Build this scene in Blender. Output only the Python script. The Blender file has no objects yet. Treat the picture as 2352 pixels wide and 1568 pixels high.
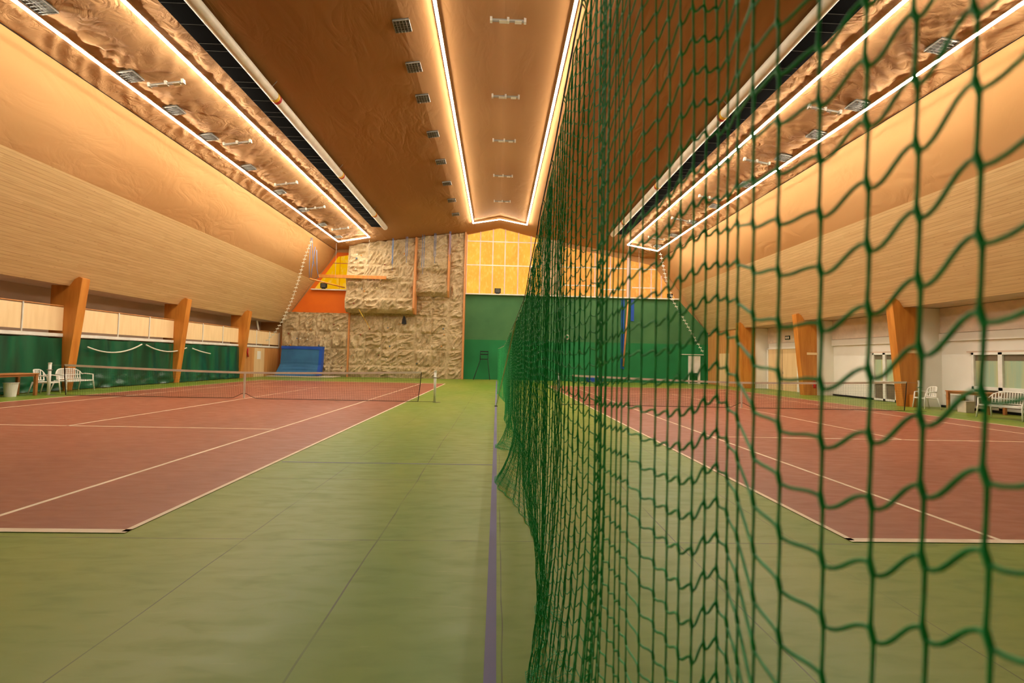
import bpy, bmesh, math, random
import numpy as np
from mathutils import Vector, Matrix, noise
random.seed(7); rng = np.random.default_rng(7)
scene = bpy.context.scene
col = scene.collection
PI = math.pi
H = 1.5035            # eye height
YB, YW = -1.8, 35.0   # near and far ends of the hall

def hx(r, g, b):
    f = lambda c: (c/255/12.92) if c/255 <= .04045 else ((c/255+.055)/1.055)**2.4
    return (f(r), f(g), f(b), 1)

# ------------------------------------------------------------------ materials
def nt(name):
    m = bpy.data.materials.new(name); m.use_nodes = True
    n = m.node_tree; n.nodes.clear()
    o = n.nodes.new('ShaderNodeOutputMaterial'); b = n.nodes.new('ShaderNodeBsdfPrincipled')
    n.links.new(b.outputs[0], o.inputs[0]); return m, n, b, o
def mathn(n, op, a, b=None, c=None, clamp=False):
    x = n.nodes.new('ShaderNodeMath'); x.operation = op; x.use_clamp = clamp
    for i, v in enumerate((a, b, c)):
        if v is None: continue
        if isinstance(v, (int, float)): x.inputs[i].default_value = v
        else: n.links.new(v, x.inputs[i])
    return x.outputs[0]
def coords(n, scale=(1, 1, 1), rot=(0, 0, 0)):
    t = n.nodes.new('ShaderNodeTexCoord'); m = n.nodes.new('ShaderNodeMapping')
    m.inputs['Scale'].default_value = scale; m.inputs['Rotation'].default_value = rot
    n.links.new(t.outputs['Object'], m.inputs[0]); return m.outputs[0]
def noisen(n, vec, scale, detail=3, dist=0, rough=.5):
    t = n.nodes.new('ShaderNodeTexNoise'); t.inputs['Scale'].default_value = scale
    t.inputs['Detail'].default_value = detail; t.inputs['Distortion'].default_value = dist
    t.inputs['Roughness'].default_value = rough
    n.links.new(vec, t.inputs['Vector']); return t.outputs['Fac']
def mixc(n, fac, a, b, mode='MIX'):
    m = n.nodes.new('ShaderNodeMix'); m.data_type = 'RGBA'; m.blend_type = mode
    for s, v in ((0, fac), (6, a), (7, b)):
        if hasattr(v, 'links') or not isinstance(v, (int, float, tuple)): n.links.new(v, m.inputs[s])
        else: m.inputs[s].default_value = v
    return m.outputs[2]
def rng_n(n, v, a, b, c=0, d=1):
    m = n.nodes.new('ShaderNodeMapRange'); n.links.new(v, m.inputs[0])
    for i, q in enumerate((a, b, c, d)): m.inputs[i+1].default_value = q
    return m.outputs[0]
def bump(n, b, h, strength, dist=.02):
    x = n.nodes.new('ShaderNodeBump'); x.inputs['Strength'].default_value = strength
    x.inputs['Distance'].default_value = dist
    n.links.new(h, x.inputs['Height']); n.links.new(x.outputs[0], b.inputs['Normal'])
def mat(name, c, rough=.6, metal=0, c2=None, scale=(3, 3, 3), bmp=0, spec=.5, lo=.35, hi=.65, detail=3):
    m, n, b, o = nt(name)
    b.inputs['Roughness'].default_value = rough; b.inputs['Metallic'].default_value = metal
    b.inputs['Specular IOR Level'].default_value = spec
    v = coords(n, scale); f = noisen(n, v, 1, detail)
    if c2 is None: c2 = tuple(x*.86 for x in c[:3])+(1,)
    n.links.new(mixc(n, rng_n(n, f, lo, hi), c, c2), b.inputs['Base Color'])
    if bmp: bump(n, b, f, bmp)
    return m
def emis(name, c, s):
    m = bpy.data.materials.new(name); m.use_nodes = True; n = m.node_tree; n.nodes.clear()
    o = n.nodes.new('ShaderNodeOutputMaterial'); e = n.nodes.new('ShaderNodeEmission')
    e.inputs[0].default_value = c; e.inputs[1].default_value = s
    n.links.new(e.outputs[0], o.inputs[0]); return m

M = {}
M['white'] = mat('white_plastic', hx(236, 232, 222), .4, c2=hx(222, 218, 206))
M['paint'] = mat('white_paint', hx(240, 234, 222), .6, c2=hx(232, 224, 210), scale=(.7, .7, .7))
M['cream'] = mat('cream_board', hx(244, 214, 164), .6, c2=hx(236, 204, 152), scale=(.3, 6, .8))
M['tape'] = mat('white_tape', hx(226, 214, 196), .7)
M['line'] = mat('line_paint', hx(240, 218, 190), .6, c2=hx(225, 198, 168), scale=(4, 4, 4))
M['glulam'] = mat('glued_timber', hx(206, 134, 52), .45, c2=hx(186, 112, 36), scale=(5, 5, .7), bmp=.1)
M['oakboard'] = mat('orange_timber_boards', hx(204, 146, 84), .55, c2=hx(186, 124, 62), scale=(7, 7, .5))
M['door_wood'] = mat('pale_door_wood', hx(232, 200, 150), .5, c2=hx(220, 184, 132), scale=(8, 8, .4))
M['table'] = mat('table_wood', hx(188, 126, 68), .5, c2=hx(166, 102, 50), scale=(6, 2, 6))
M['dark'] = mat('dark_metal', hx(34, 34, 34), .5, .5)
M['black'] = mat('black_cloth', hx(8, 8, 9), .95, spec=.05)
M['steel'] = mat('grey_steel', hx(150, 142, 130), .5, .2)
M['pad'] = mat('grey_mesh_pad', hx(84, 80, 72), .7)
M['wire'] = mat('dull_wire', hx(70, 66, 60), .6)
M['alu'] = mat('pale_aluminium', hx(225, 215, 200), .35, .3)
M['greencord'] = mat('green_cord', hx(40, 182, 104), .55, c2=hx(26, 158, 84), scale=(60, 60, 60))
M['netblack'] = mat('black_netting', hx(30, 26, 22), .8)
M['ropewhite'] = mat('white_rope', hx(225, 222, 205), .8)
M['ropegreen'] = mat('pale_green_rope', hx(190, 205, 165), .8)
M['blue'] = mat('blue_vinyl', hx(14, 78, 180), .45, c2=hx(10, 66, 160), scale=(1, 1, 1))
M['bluetop'] = mat('blue_canvas', hx(44, 104, 152), .7, c2=hx(36, 90, 136), scale=(1, 1, 1))
M['bluesling'] = mat('blue_webbing', hx(70, 120, 180), .7)
M['red'] = mat('red_paint', hx(185, 30, 22), .4)
M['yellow'] = mat('yellow_band', hx(240, 190, 40), .5)
M['orange'] = mat('orange_paint', hx(236, 116, 12), .65, c2=hx(224, 104, 8), scale=(.6, .6, .6))
M['orangeboard'] = mat('orange_edge_board', hx(212, 142, 82), .5)
M['purple'] = mat('purple_line', hx(112, 108, 150), .6, c2=hx(100, 96, 128), scale=(3, 1, 3))
M['pvc'] = mat('cream_pipe', hx(240, 228, 208), .45)
M['curtain'] = mat('green_tarpaulin', hx(8, 92, 60), .3, c2=hx(2, 58, 38), scale=(1, 2.2, .4), spec=.6)
M['brownwall'] = mat('grey_brown_wall', hx(205, 180, 158), .8, c2=hx(190, 165, 142), scale=(.5, .5, 2))
M['grey_box'] = mat('grey_beige_plastic', hx(205, 192, 170), .6)
M['signgreen'] = mat('dark_green_sign', hx(20, 60, 40), .5)
M['mull'] = mat('pale_pink_mullion', hx(240, 200, 185), .5)
M['glass_dim'] = mat('curtained_glass', hx(196, 190, 140), .15, c2=hx(160, 185, 160), scale=(.2, 4, .3), spec=.8)
M['glass_dark'] = mat('dark_brown_glass', hx(118, 104, 86), .15, spec=.8)  # darker brown tone for lower panes and blinds
M['soil'] = mat('plank_soffit', hx(215, 190, 160), .8)
M['beige'] = mat('beige_shade_tint', hx(232, 212, 190), .7)  # wall white tinted beige for the shade under the planks

def fabric(name, c, c2, ws, dist, bstr, sx, sy):
    m, n, b, o = nt(name); b.inputs['Roughness'].default_value = .8
    b.inputs['Specular IOR Level'].default_value = .18
    v = coords(n, (sx, sy, sx)); f = noisen(n, v, ws, 4, dist, .45)
    big = noisen(n, coords(n, (.35, .12, .35)), 1, 2)
    fl = mathn(n, 'ABSOLUTE', mathn(n, 'SUBTRACT', f, .5))
    g = rng_n(n, big, .35, .65)
    n.links.new(mixc(n, g, c, c2), b.inputs['Base Color'])
    bump(n, b, mathn(n, 'MULTIPLY', fl, rng_n(n, noisen(n, coords(n, (.5, .25, .5)), 1, 2), .4, .65, .25, 1)), bstr*1.5, .12)
    return m
M['fabric'] = fabric('tan_roof_fabric', hx(172, 126, 80), hx(160, 114, 70), 1.2, .8, .35, 1.2, .5)
M['fabric_wr'] = fabric('tan_roof_fabric_wrinkled', hx(188, 144, 100), hx(170, 126, 84), 1.6, 1.6, 1.0, 1.1, 1.4)
M['fabric_s'] = fabric('tan_side_fabric', hx(200, 152, 100), hx(188, 138, 86), 1.1, 1.0, .5, 1.0, .6)

# pine cladding: boards running along the hall
def pine():
    m, n, b, o = nt('pine_cladding'); b.inputs['Roughness'].default_value = .6
    t = n.nodes.new('ShaderNodeTexCoord'); s = n.nodes.new('ShaderNodeSeparateXYZ')
    n.links.new(t.outputs['Object'], s.inputs[0]); z = s.outputs[2]; y = s.outputs[1]
    q = mathn(n, 'MULTIPLY', z, 1/.105)
    fr = mathn(n, 'FRACT', q); row = mathn(n, 'FLOOR', q)
    gap = mathn(n, 'LESS_THAN', fr, .13)
    cb = n.nodes.new('ShaderNodeCombineXYZ')
    n.links.new(row, cb.inputs[0]); n.links.new(mathn(n, 'FLOOR', mathn(n, 'ADD', mathn(n, 'MULTIPLY', y, .27), mathn(n, 'MULTIPLY', row, .37))), cb.inputs[1])
    w = n.nodes.new('ShaderNodeTexWhiteNoise'); w.noise_dimensions = '2D'; n.links.new(cb.outputs[0], w.inputs[0])
    g = noisen(n, coords(n, (1, .6, 22)), 2, 3, .4)
    c = mixc(n, w.outputs[0], hx(216, 182, 128), hx(206, 170, 116))
    c = mixc(n, rng_n(n, g, .45, .75, 0, .5), c, hx(170, 124, 80))
    vor = n.nodes.new('ShaderNodeTexVoronoi'); vor.inputs['Scale'].default_value = 1
    n.links.new(coords(n, (3, 2.2, 9.5)), vor.inputs['Vector'])
    kn = mathn(n, 'LESS_THAN', vor.outputs['Distance'], .09)
    c = mixc(n, mathn(n, 'MULTIPLY', kn, .45), c, hx(150, 92, 50))
    c = mixc(n, mathn(n, 'MULTIPLY', gap, .38), c, hx(150, 104, 60))
    n.links.new(c, b.inputs['Base Color']); return m
M['pine'] = pine()

# painted tennis floors, with sheet seams in the green
def floor_mat(name, c, c2, cd, seams_x=(), seams_y=()):
    m, n, b, o = nt(name); b.inputs['Specular IOR Level'].default_value = .3
    f = noisen(n, coords(n, (.5, .22, 1)), 1, 4, .3); f2 = noisen(n, coords(n, (2.2, 7, 1)), 1.3, 4, .5)
    cc = mixc(n, rng_n(n, f, .38, .62), c, c2)
    cc = mixc(n, rng_n(n, f2, .5, .85, 0, .45), cc, cd)
    sc = noisen(n, coords(n, (1.2, 14, 1), (0, 0, .35)), 2.2, 3, .6)
    cc = mixc(n, rng_n(n, sc, .66, .78, 0, .18), cc, hx(180, 178, 100))
    t = n.nodes.new('ShaderNodeTexCoord'); s = n.nodes.new('ShaderNodeSeparateXYZ')
    n.links.new(t.outputs['Object'], s.inputs[0])
    wob = mathn(n, 'MULTIPLY', mathn(n, 'SUBTRACT', noisen(n, coords(n, (.8, .8, 1)), 1, 2), .5), .05)
    tot = None
    for ax, lst in ((0, seams_x), (1, seams_y)):
        for v, w in lst:
            d = mathn(n, 'ABSOLUTE', mathn(n, 'SUBTRACT', mathn(n, 'ADD', s.outputs[ax], wob if ax == 0 else 0.0), v))
            k = mathn(n, 'LESS_THAN', d, w)
            tot = k if tot is None else mathn(n, 'MAXIMUM', tot, k)
    if tot is not None:
        br = rng_n(n, noisen(n, coords(n, (2, 1.1, 1)), 1, 2), .38, .55, .15, .8)
        cc = mixc(n, mathn(n, 'MULTIPLY', tot, br), cc, hx(70, 66, 34))
    n.links.new(cc, b.inputs['Base Color'])
    b.inputs['Roughness'].default_value = .5
    n.links.new(rng_n(n, f2, .3, .8, .34, .5), b.inputs['Roughness'])
    bump(n, b, f2, .06, .01)
    return m
M['floor'] = floor_mat('green_court_floor', hx(110, 136, 38), hx(132, 144, 52), hx(90, 112, 28),
    [(-.95, .006), (-2.02, .004), (1.55, .005), (2.6, .004), (.06, .004), (-13.2, .005)], [(3.87, .006), (5.75, .005), (7.9, .005), (12.4, .006), (-.2, .005), (18.3, .006), (26, .006)])
M['court'] = floor_mat('red_court_floor', hx(158, 92, 70), hx(148, 84, 62), hx(136, 76, 54), [], [(9.4, .004), (7.2, .003), (12.4, .004)])

def rock():
    m, n, b, o = nt('climbing_wall_resin'); b.inputs['Roughness'].default_value = .8
    f = noisen(n, coords(n, (1, 1, 1)), 1.1, 5, .6); g = noisen(n, coords(n, (5, 5, 5)), 1.6, 4)
    c = mixc(n, rng_n(n, f, .35, .65), hx(206, 184, 146), hx(178, 154, 114))
    c = mixc(n, rng_n(n, g, .4, .8, 0, .6), c, hx(132, 108, 74))
    n.links.new(c, b.inputs['Base Color']); bump(n, b, g, .6, .05); return m
M['rock'] = rock()
def greenwall():
    m, n, b, o = nt('green_wall_cloth'); b.inputs['Roughness'].default_value = .8
    t = n.nodes.new('ShaderNodeTexCoord'); s = n.nodes.new('ShaderNodeSeparateXYZ')
    n.links.new(t.outputs['Object'], s.inputs[0])
    f = noisen(n, coords(n, (.5, .5, .5)), 1, 4)
    hi = mathn(n, 'GREATER_THAN', s.outputs[2], 3.0)
    lo_c = mixc(n, rng_n(n, f, .35, .65), hx(22, 122, 66), hx(18, 108, 56))
    hi_c = mixc(n, rng_n(n, f, .35, .65), hx(70, 118, 70), hx(56, 104, 60))
    n.links.new(mixc(n, hi, lo_c, hi_c), b.inputs['Base Color']); return m
M['greenwall'] = greenwall()
def glow(name, a, b_, s):
    m = bpy.data.materials.new(name); m.use_nodes = True; n = m.node_tree; n.nodes.clear()
    o = n.nodes.new('ShaderNodeOutputMaterial'); e = n.nodes.new('ShaderNodeEmission')
    f = noisen(n, coords(n, (.8, .8, .6)), 1, 4, .4); g = noisen(n, coords(n, (5, 5, 2.5)), 1, 3)
    c = mixc(n, rng_n(n, f, .35, .65), a, b_); c = mixc(n, rng_n(n, g, .5, .75, 0, .5), c, hx(252, 206, 110))
    n.links.new(c, e.inputs[0]); e.inputs[1].default_value = s
    n.links.new(e.outputs[0], o.inputs[0]); return m
M['glow_c'] = glow('backlit_yellow_foam', hx(250, 176, 66), hx(246, 160, 60), 1.35)
M['glow_l'] = glow('backlit_deep_yellow_sheet', hx(255, 186, 6), hx(252, 176, 4), .85)
M['glow_r'] = glow('backlit_orange_foam', hx(248, 168, 72), hx(240, 150, 70), 1.1)
M['led'] = emis('warm_white_led', (1, .925, .76, 1), 124)
M['flood'] = emis('floodlight_face', (1, .85, .6, 1), 4)

# ------------------------------------------------------------------ mesh tools
class MB:
    def __init__(s): s.v = []; s.f = []
    def quadbox(s, p):          # 8 corners, bottom ring then top ring
        i = len(s.v); s.v += [tuple(q) for q in p]
        s.f += [tuple(i+k for k in f) for f in ((3, 2, 1, 0), (4, 5, 6, 7), (0, 1, 5, 4), (1, 2, 6, 5), (2, 3, 7, 6), (3, 0, 4, 7))]; return s
    def box(s, a, b):
        (x0, y0, z0), (x1, y1, z1) = a, b
        x0, x1 = sorted((x0, x1)); y0, y1 = sorted((y0, y1)); z0, z1 = sorted((z0, z1))
        return s.quadbox([(x0, y0, z0), (x1, y0, z0), (x1, y1, z0), (x0, y1, z0), (x0, y0, z1), (x1, y0, z1), (x1, y1, z1), (x0, y1, z1)])
    def prism_y(s, poly, y0, y1):      # poly of (x,z) extruded along Y
        i = len(s.v); n = len(poly)
        s.v += [(x, y0, z) for x, z in poly]+[(x, y1, z) for x, z in poly]
        s.f += [tuple(range(i, i+n))[::-1], tuple(range(i+n, i+2*n))]
        for k in range(n): j = (k+1) % n; s.f.append((i+k, i+j, i+n+j, i+n+k))
        return s
    def prism_x(s, poly, x0, x1):
        i = len(s.v); n = len(poly)
        s.v += [(x0, y, z) for y, z in poly]+[(x1, y, z) for y, z in poly]
        s.f += [tuple(range(i, i+n))[::-1], tuple(range(i+n, i+2*n))]
        for k in range(n): j = (k+1) % n; s.f.append((i+k, i+j, i+n+j, i+n+k))
        return s
    def tube(s, pts, r, k=8, caps=True):
        pts = [Vector(p) for p in pts]; n = len(pts)
        rr = r if isinstance(r, (list, tuple)) else [r]*n
        i0 = len(s.v)
        for i, p in enumerate(pts):
            d = (pts[min(i+1, n-1)]-pts[max(i-1, 0)]).normalized()
            ref = Vector((0, 0, 1)) if abs(d.z) < .85 else Vector((1, 0, 0))
            a = d.cross(ref).normalized(); b = d.cross(a)
            for q in range(k):
                t = 2*PI*q/k; s.v.append(tuple(p+a*math.cos(t)*rr[i]+b*math.sin(t)*rr[i]))
        for i in range(n-1):
            for q in range(k):
                w = (q+1) % k; s.f.append((i0+i*k+q, i0+i*k+w, i0+(i+1)*k+w, i0+(i+1)*k+q))
        if caps: s.f += [tuple(range(i0, i0+k))[::-1], tuple(range(i0+(n-1)*k, i0+n*k))]
        return s
    def lathe(s, c, prof, k=20):       # prof of (r,z)
        i0 = len(s.v)
        for r, z in prof:
            for q in range(k): t = 2*PI*q/k; s.v.append((c[0]+r*math.cos(t), c[1]+r*math.sin(t), c[2]+z))
        for i in range(len(prof)-1):
            for q in range(k): w = (q+1) % k; s.f.append((i0+i*k+q, i0+i*k+w, i0+(i+1)*k+w, i0+(i+1)*k+q))
        s.f += [tuple(range(i0, i0+k))[::-1], tuple(range(i0+(len(prof)-1)*k, i0+len(prof)*k))]
        return s
    def grid(s, fn, nu, nv):
        i0 = len(s.v)
        for j in range(nv+1):
            for i in range(nu+1): s.v.append(tuple(fn(i/nu, j/nv)))
        for j in range(nv):
            for i in range(nu): a = i0+j*(nu+1)+i; s.f.append((a, a+1, a+nu+2, a+nu+1))
        return s
    def build(s, name, m, parent=None, smooth=False, bevel=0):
        me = bpy.data.meshes.new(name); me.from_pydata(s.v, [], s.f); me.update()
        if smooth: me.polygons.foreach_set('use_smooth', [True]*len(me.polygons))
        me.materials.append(M[m] if isinstance(m, str) else m)
        o = bpy.data.objects.new(name, me); col.objects.link(o)
        if parent is not None: o.parent = parent
        if bevel:
            b = o.modifiers.new('bevel', 'BEVEL'); b.width = bevel; b.segments = 2
        return o
def tag(o, label=None, cat=None, group=None, kind=None):
    if label: o['label'] = label
    if cat: o['category'] = cat
    if group: o['group'] = group
    if kind: o['kind'] = kind
    return o
def empty(name, loc, label, cat, group=None, rz=0):
    o = bpy.data.objects.new(name, None); col.objects.link(o); o.location = loc; o.rotation_euler = (0, 0, rz)
    o.empty_display_size = .1
    return tag(o, label, cat, group)
def struct(name, mb, m, label=None, smooth=False):
    o = mb.build(name, m, smooth=smooth); return tag(o, label, None, None, 'structure')
def copy_thing(o, name=None):
    c = o.copy(); col.objects.link(c)
    for ch in list(o.children):
        d = ch.copy(); col.objects.link(d); d.parent = c
        for g in list(ch.children):
            e = g.copy(); col.objects.link(e); e.parent = d
    return c
ORD = ['first', 'second', 'third', 'fourth', 'fifth', 'sixth', 'seventh', 'eighth', 'ninth', 'tenth', 'eleventh', 'twelfth']

# ------------------------------------------------------------------ camera
yaw, pitch, roll = .0318, .0406, .0215
F = Vector((math.sin(yaw)*math.cos(pitch), math.cos(yaw)*math.cos(pitch), math.sin(pitch)))
R = Vector((math.cos(yaw), -math.sin(yaw), 0)); U = R.cross(F)
R2 = math.cos(roll)*R+math.sin(roll)*U; U2 = -math.sin(roll)*R+math.cos(roll)*U
cd = bpy.data.cameras.new('camera'); cam = bpy.data.objects.new('camera', cd); col.objects.link(cam)
cam.matrix_world = Matrix(((R2.x, U2.x, -F.x, 0), (R2.y, U2.y, -F.y, 0), (R2.z, U2.z, -F.z, H), (0, 0, 0, 1)))
cd.sensor_width = 36; cd.lens = 36*1052.7/2352; cd.clip_start = .02; cd.clip_end = 200
cd.dof.use_dof = True; cd.dof.focus_distance = 9.0; cd.dof.aperture_fstop = 4.0
scene.camera = cam

# ------------------------------------------------------------------ setting
def zroof(x):
    x = abs(x)
    if x <= 2.9: return H+10.18-.234*x
    if x <= 12.45: return H+9.946-.154*x
    return H+8.03-(x-12.45)*1.5
E1 = (12.45, H+8.03); E2 = (14.0, H+5.71); E3 = (16.18, H+2.44)
struct('floor', MB().box((-17.9, YB, -.1), (17.9, YW+.2, 0)), 'floor', 'green painted sports floor with sheet seams around both courts')
# roof lining: several fabric fields, one ceiling
T = .12
def roof_strip(name, pts, m, dense=False, label=None):
    mb = MB()
    for (x0, z0), (x1, z1) in zip(pts[:-1], pts[1:]):
        mb.prism_y([(x0, z0), (x1, z1), (x1, z1+T), (x0, z0+T)], YB, YW)
    return struct(name, mb, m, label)
rp = lambda x: (x, zroof(x))
roof_strip('ceiling', [rp(-8.3), rp(-2.9), rp(0), rp(2.9), rp(8.3)], 'fabric', label='tan fabric roof lining rising to a low ridge')
# wrinkled pleated fields beside the side light strips (real folds)
def pleated(sgn, name, label):
    xa, xb = 8.3, 12.45
    def fn(u, v):
        x = xa+(xb-xa)*u; y = YB+(YW-YB)*v
        fade = min(1, u/.12)*min(1, (1-u)/.03)
        p = Vector((x*.9, y*1.3, 3.1*sgn))
        wq = noise.noise(Vector((x*.5, y*.4, 5*sgn)))*1.6
        w = 1-abs(noise.noise(Vector((x*1.1+wq, y*2.0-x*1.2+wq, 3.1*sgn)))*2.4)
        w2 = 1-abs(noise.noise(Vector((x*1.6+y*1.1, y*4.2+x*1.8+wq*2, 7*sgn)))*2.4)
        near_g = max(math.exp(-((x-10.9)/.9)**2), math.exp(-((x-8.9)/.5)**2)*.5)
        edge = max(0, (u-.72)/.28)
        h = (.055*w+.045*w2*(.25+near_g))*(.45+near_g*.8+edge*.8) - .22*edge**2*(1-edge)*4*.6
        return (sgn*x, y, zroof(x)-.02-h*fade+.05)
    mb = MB().grid(fn, 64, 560)
    o = mb.build(name, 'fabric_wr', smooth=True); tag(o, label, None, None, 'structure')
pleated(-1, 'ceiling', 'crumpled tan fabric field of the roof around the left light strip')
pleated(1, 'ceiling', 'crumpled tan fabric field of the roof around the right light strip')
# side slopes
for s, side in ((-1, 'left'), (1, 'right')):
    def fb(u, v, s=s):
        x = E2[0]+(E1[0]-E2[0])*v; z = E2[1]+(E1[1]-E2[1])*v; y = YB+(YW-YB)*u
        b = .10*math.sin(PI*v)+.03*noise.noise(Vector((y*.35, v*2, s)))*math.sin(PI*v)
        return (s*(x-b*.83), y, z-b*.55)
    o = MB().grid(fb, 160, 14).build('wall_%s' % side, 'fabric_s', smooth=True)
    tag(o, 'smooth tan fabric slope above the pine boards on the %s side' % side, None, None, 'structure')
    struct('wall_%s' % side, MB().prism_y([(s*E3[0], E3[1]), (s*E2[0], E2[1]), (s*(E2[0]+.12), E2[1]+.08), (s*(E3[0]+.12), E3[1]+.08)], YB, YW), 'pine',
           'sloping pine board cladding on the %s side' % side)
    struct('wall_%s' % side, MB().box((s*17.8, YB, 0), (s*18, YW, 4.6)), 'brownwall' if s < 0 else 'paint',
           'upright side wall behind the timber columns on the %s' % side)
    struct('ceiling', MB().box((s*16.2, YB, E3[1]+.02), (s*18, YW, E3[1]+.22)), 'soil', 'flat soffit over the %s side aisle' % side)
# far wall (orange), near wall
poly = [(-18, 0), (18, 0), (18, 4), (E3[0], E3[1]+.1), (E1[0]+.1, E1[1]+.1), (2.9, zroof(2.9)+.1), (0, zroof(0)+.1), (-2.9, zroof(2.9)+.1), (-E1[0]-.1, E1[1]+.1), (-E3[0], E3[1]+.1), (-18, 4)]
struct('wall_far', MB().prism_y(poly, YW+.1, YW+.3), 'fabric_s', 'tan end wall above the green and climbing walls')
struct('wall_far', MB().prism_y([(-16.3, 0), (-11, 0), (-11, 9.4), (-12.3, 9.4), (-16.2, 3.9)], YW, YW+.1), 'orange', 'orange painted end wall panel left of the climbing wall')
struct('wall_near', MB().prism_y(poly, YB-.2, YB), 'greenwall', 'green end wall behind the camera')
def zline(x): return H+2.44+(E3[0]-abs(x))*1.4987
gw = [(-2.6, 0), (16.9, 0), (16.9, E3[1]), (16.0, zline(16.0)), (13.9, 6.42), (-2.6, 6.42)]
struct('wall_far', MB().prism_y(gw, 34.85, YW+.1), 'greenwall', 'green end wall right of the climbing wall, darker cloth below')
struct('trim_1', MB().box((-2.6, 34.6, 6.42), (13.9, 34.98, 6.5)), 'paint', 'pale ledge on top of the green end wall')
# tan panel between the two backlit fields
struct('trim_2', MB().prism_y([(3.25, 6.5), (4.75, 6.5), (4.75, zroof(4.75)), (3.25, zroof(3.25))], 34.85, YW+.1), 'rock', 'tan pier between the two glowing yellow fields')

def window(name, poly, m, label, xs, zs, ybar=34.9, bar='mull', zlo=6.5, wbar=.045):
    o = MB().prism_y(poly, YW+.02, YW+.1).build(name, m); tag(o, label, None, None, 'structure')
    P = [p for p in poly]
    def span(x):
        zz = []
        for (a, b), (c, d) in zip(P, P[1:]+P[:1]):
            if (a-x)*(c-x) <= 0 and a != c: zz.append(b+(d-b)*(x-a)/(c-a))
        return (min(zz), max(zz)) if len(zz) > 1 else None
    mb = MB()
    for x in xs:
        sp = span(x)
        if sp: mb.box((x-wbar, ybar, sp[0]), (x+wbar, ybar+.08, sp[1]))
    if xs: mb.build('mullion', bar, o)
    mb = MB()
    for z, x0, x1 in zs: mb.box((x0, ybar-.03, z-.035), (x1, ybar+.03, z+.035))
    if zs: mb.build('transom', 'paint' if bar == 'mull' else bar, o)
    return o
c_poly = [(-2.55, 6.5), (3.25, 6.5), (3.25, zroof(3.25)-.05), (2.9, zroof(2.9)-.05), (0, zroof(0)-.05), (-2.55, zroof(2.55)-.05)]
window('window_1', c_poly, 'glow_c', 'glowing yellow gridded field under the roof ridge', [-2.5, -1.47, -.5, .44, 1.45, 2.42], [(10.55, -2.55, 3.2), (8.72, -2.55, 3.2)])
r_poly = [(4.75, 6.5), (13.75, 6.5), (12.3, 8.75), (11.6, 9.15), (4.75, 10.4)]
window('window_2', r_poly, 'glow_r', 'glowing orange field at the far right under the roof', [7.4, 8.6, 10.9, 11.8, 12.6], [(8.75, 4.75, 12.2), (7.35, 4.9, 7.6), (7.1, 7.8, 9.8), (7.3, 10.3, 12.1)])
l_poly = [(-13.9, 6.55), (-11.1, 6.55), (-11.1, 9.25), (-12.2, 9.05)]; YW_ = YW; YW = YW-.12
window('window_3', l_poly, 'glow_l', 'deep yellow triangular field left of the climbing wall', [-12.05], [(8.55, -12.6, -11.1)], bar='glulam', wbar=.02); YW = YW_
struct('trim_3', MB().box((-14.1, 34.7, 6.47), (-11.1, 35.08, 6.55)), 'paint', 'white sill under the deep yellow triangular field')
struct('trim_4', MB().box((9.85, 34.7, 6.5), (10.12, 34.84, zroof(10)-.35)), 'mull', 'grey pink upright post in front of the orange field')

# floodlights on the ledges
def flood(x, z, s, label):
    t = empty('floodlight', (x, 34.72, z), label, 'floodlight')
    MB().box((-s, -.06, .07), (s, .08, .07+s*1.5)).build('lamp_housing', 'dark', t, bevel=.01)
    hs = t.children[0]
    MB().box((-s*.75, -.075, .1), (s*.75, -.06, .05+s*1.4)).build('lamp_glass', 'pad', hs)
    MB().box((-s*.6, -.03, 0), (s*.6, .04, .08)).build('bracket', 'dark', t)
flood(-.07, 6.5, .24, 'small dark floodlight on the ledge below the central yellow field')
flood(-13.15, 6.55, .24, 'small dark floodlight on the sill of the left yellow triangle')
flood(13.2, 6.5, .2, 'small dark floodlight in the right corner of the far ledge')

# light strips: U-shaped LED loops hung just under the roof
def squash(mb, pts, k, w, h):
    # flattens a unit tube to a lens w wide and h deep
    for i, p in enumerate(pts):
        for q in range(k):
            x, y, z = mb.v[i*k+q]; mb.v[i*k+q] = (p[0]+(x-p[0])*w, p[1]+(y-p[1])*w, p[2]+(z-p[2])*h)
def strip_loop(paths, label, y0=3.2):
    t = empty('light_strip', (0, 0, 0), label, 'light')
    for p in paths:
        up = [(x, y, z+.028) for x, y, z in p]
        pr = MB().tube(up, 1, 4); squash(pr, up, 4, .052, .026); pr.build('aluminium_profile', 'alu', t)
        ld = MB().tube(p, 1, 10); squash(ld, p, 10, .038, .022); ld.build('led_tube', 'led', t)
YE = 32.6
xc = 1.90; zc = H+9.60; YE = 32.1; Y0 = 9.1
strip_loop([[(-xc, Y0, zc), (-xc, YE, zc)], [(xc, Y0, zc), (xc, YE, zc)], [(-xc, YE, zc), (0, YE, H+9.93), (xc, YE, zc)], [(-xc, Y0, zc), (0, Y0, H+9.93), (xc, Y0, zc)]],
           'bright rectangular light strip framing the roof ridge in the middle')
for s, nm in ((-1, 'left'), (1, 'right')):
    xi, zi, xo, zo = 9.13, H+8.38, 11.28, H+8.0
    strip_loop([[(s*xi, Y0, zi), (s*xi, YE, zi)], [(s*xo, Y0, zo), (s*xo, YE, zo)], [(s*xi, YE, zi), (s*xo, YE, zo)], [(s*xi, Y0, zi), (s*xo, Y0, zo)]],
               'bright rectangular light strip above the %s court' % nm)

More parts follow.
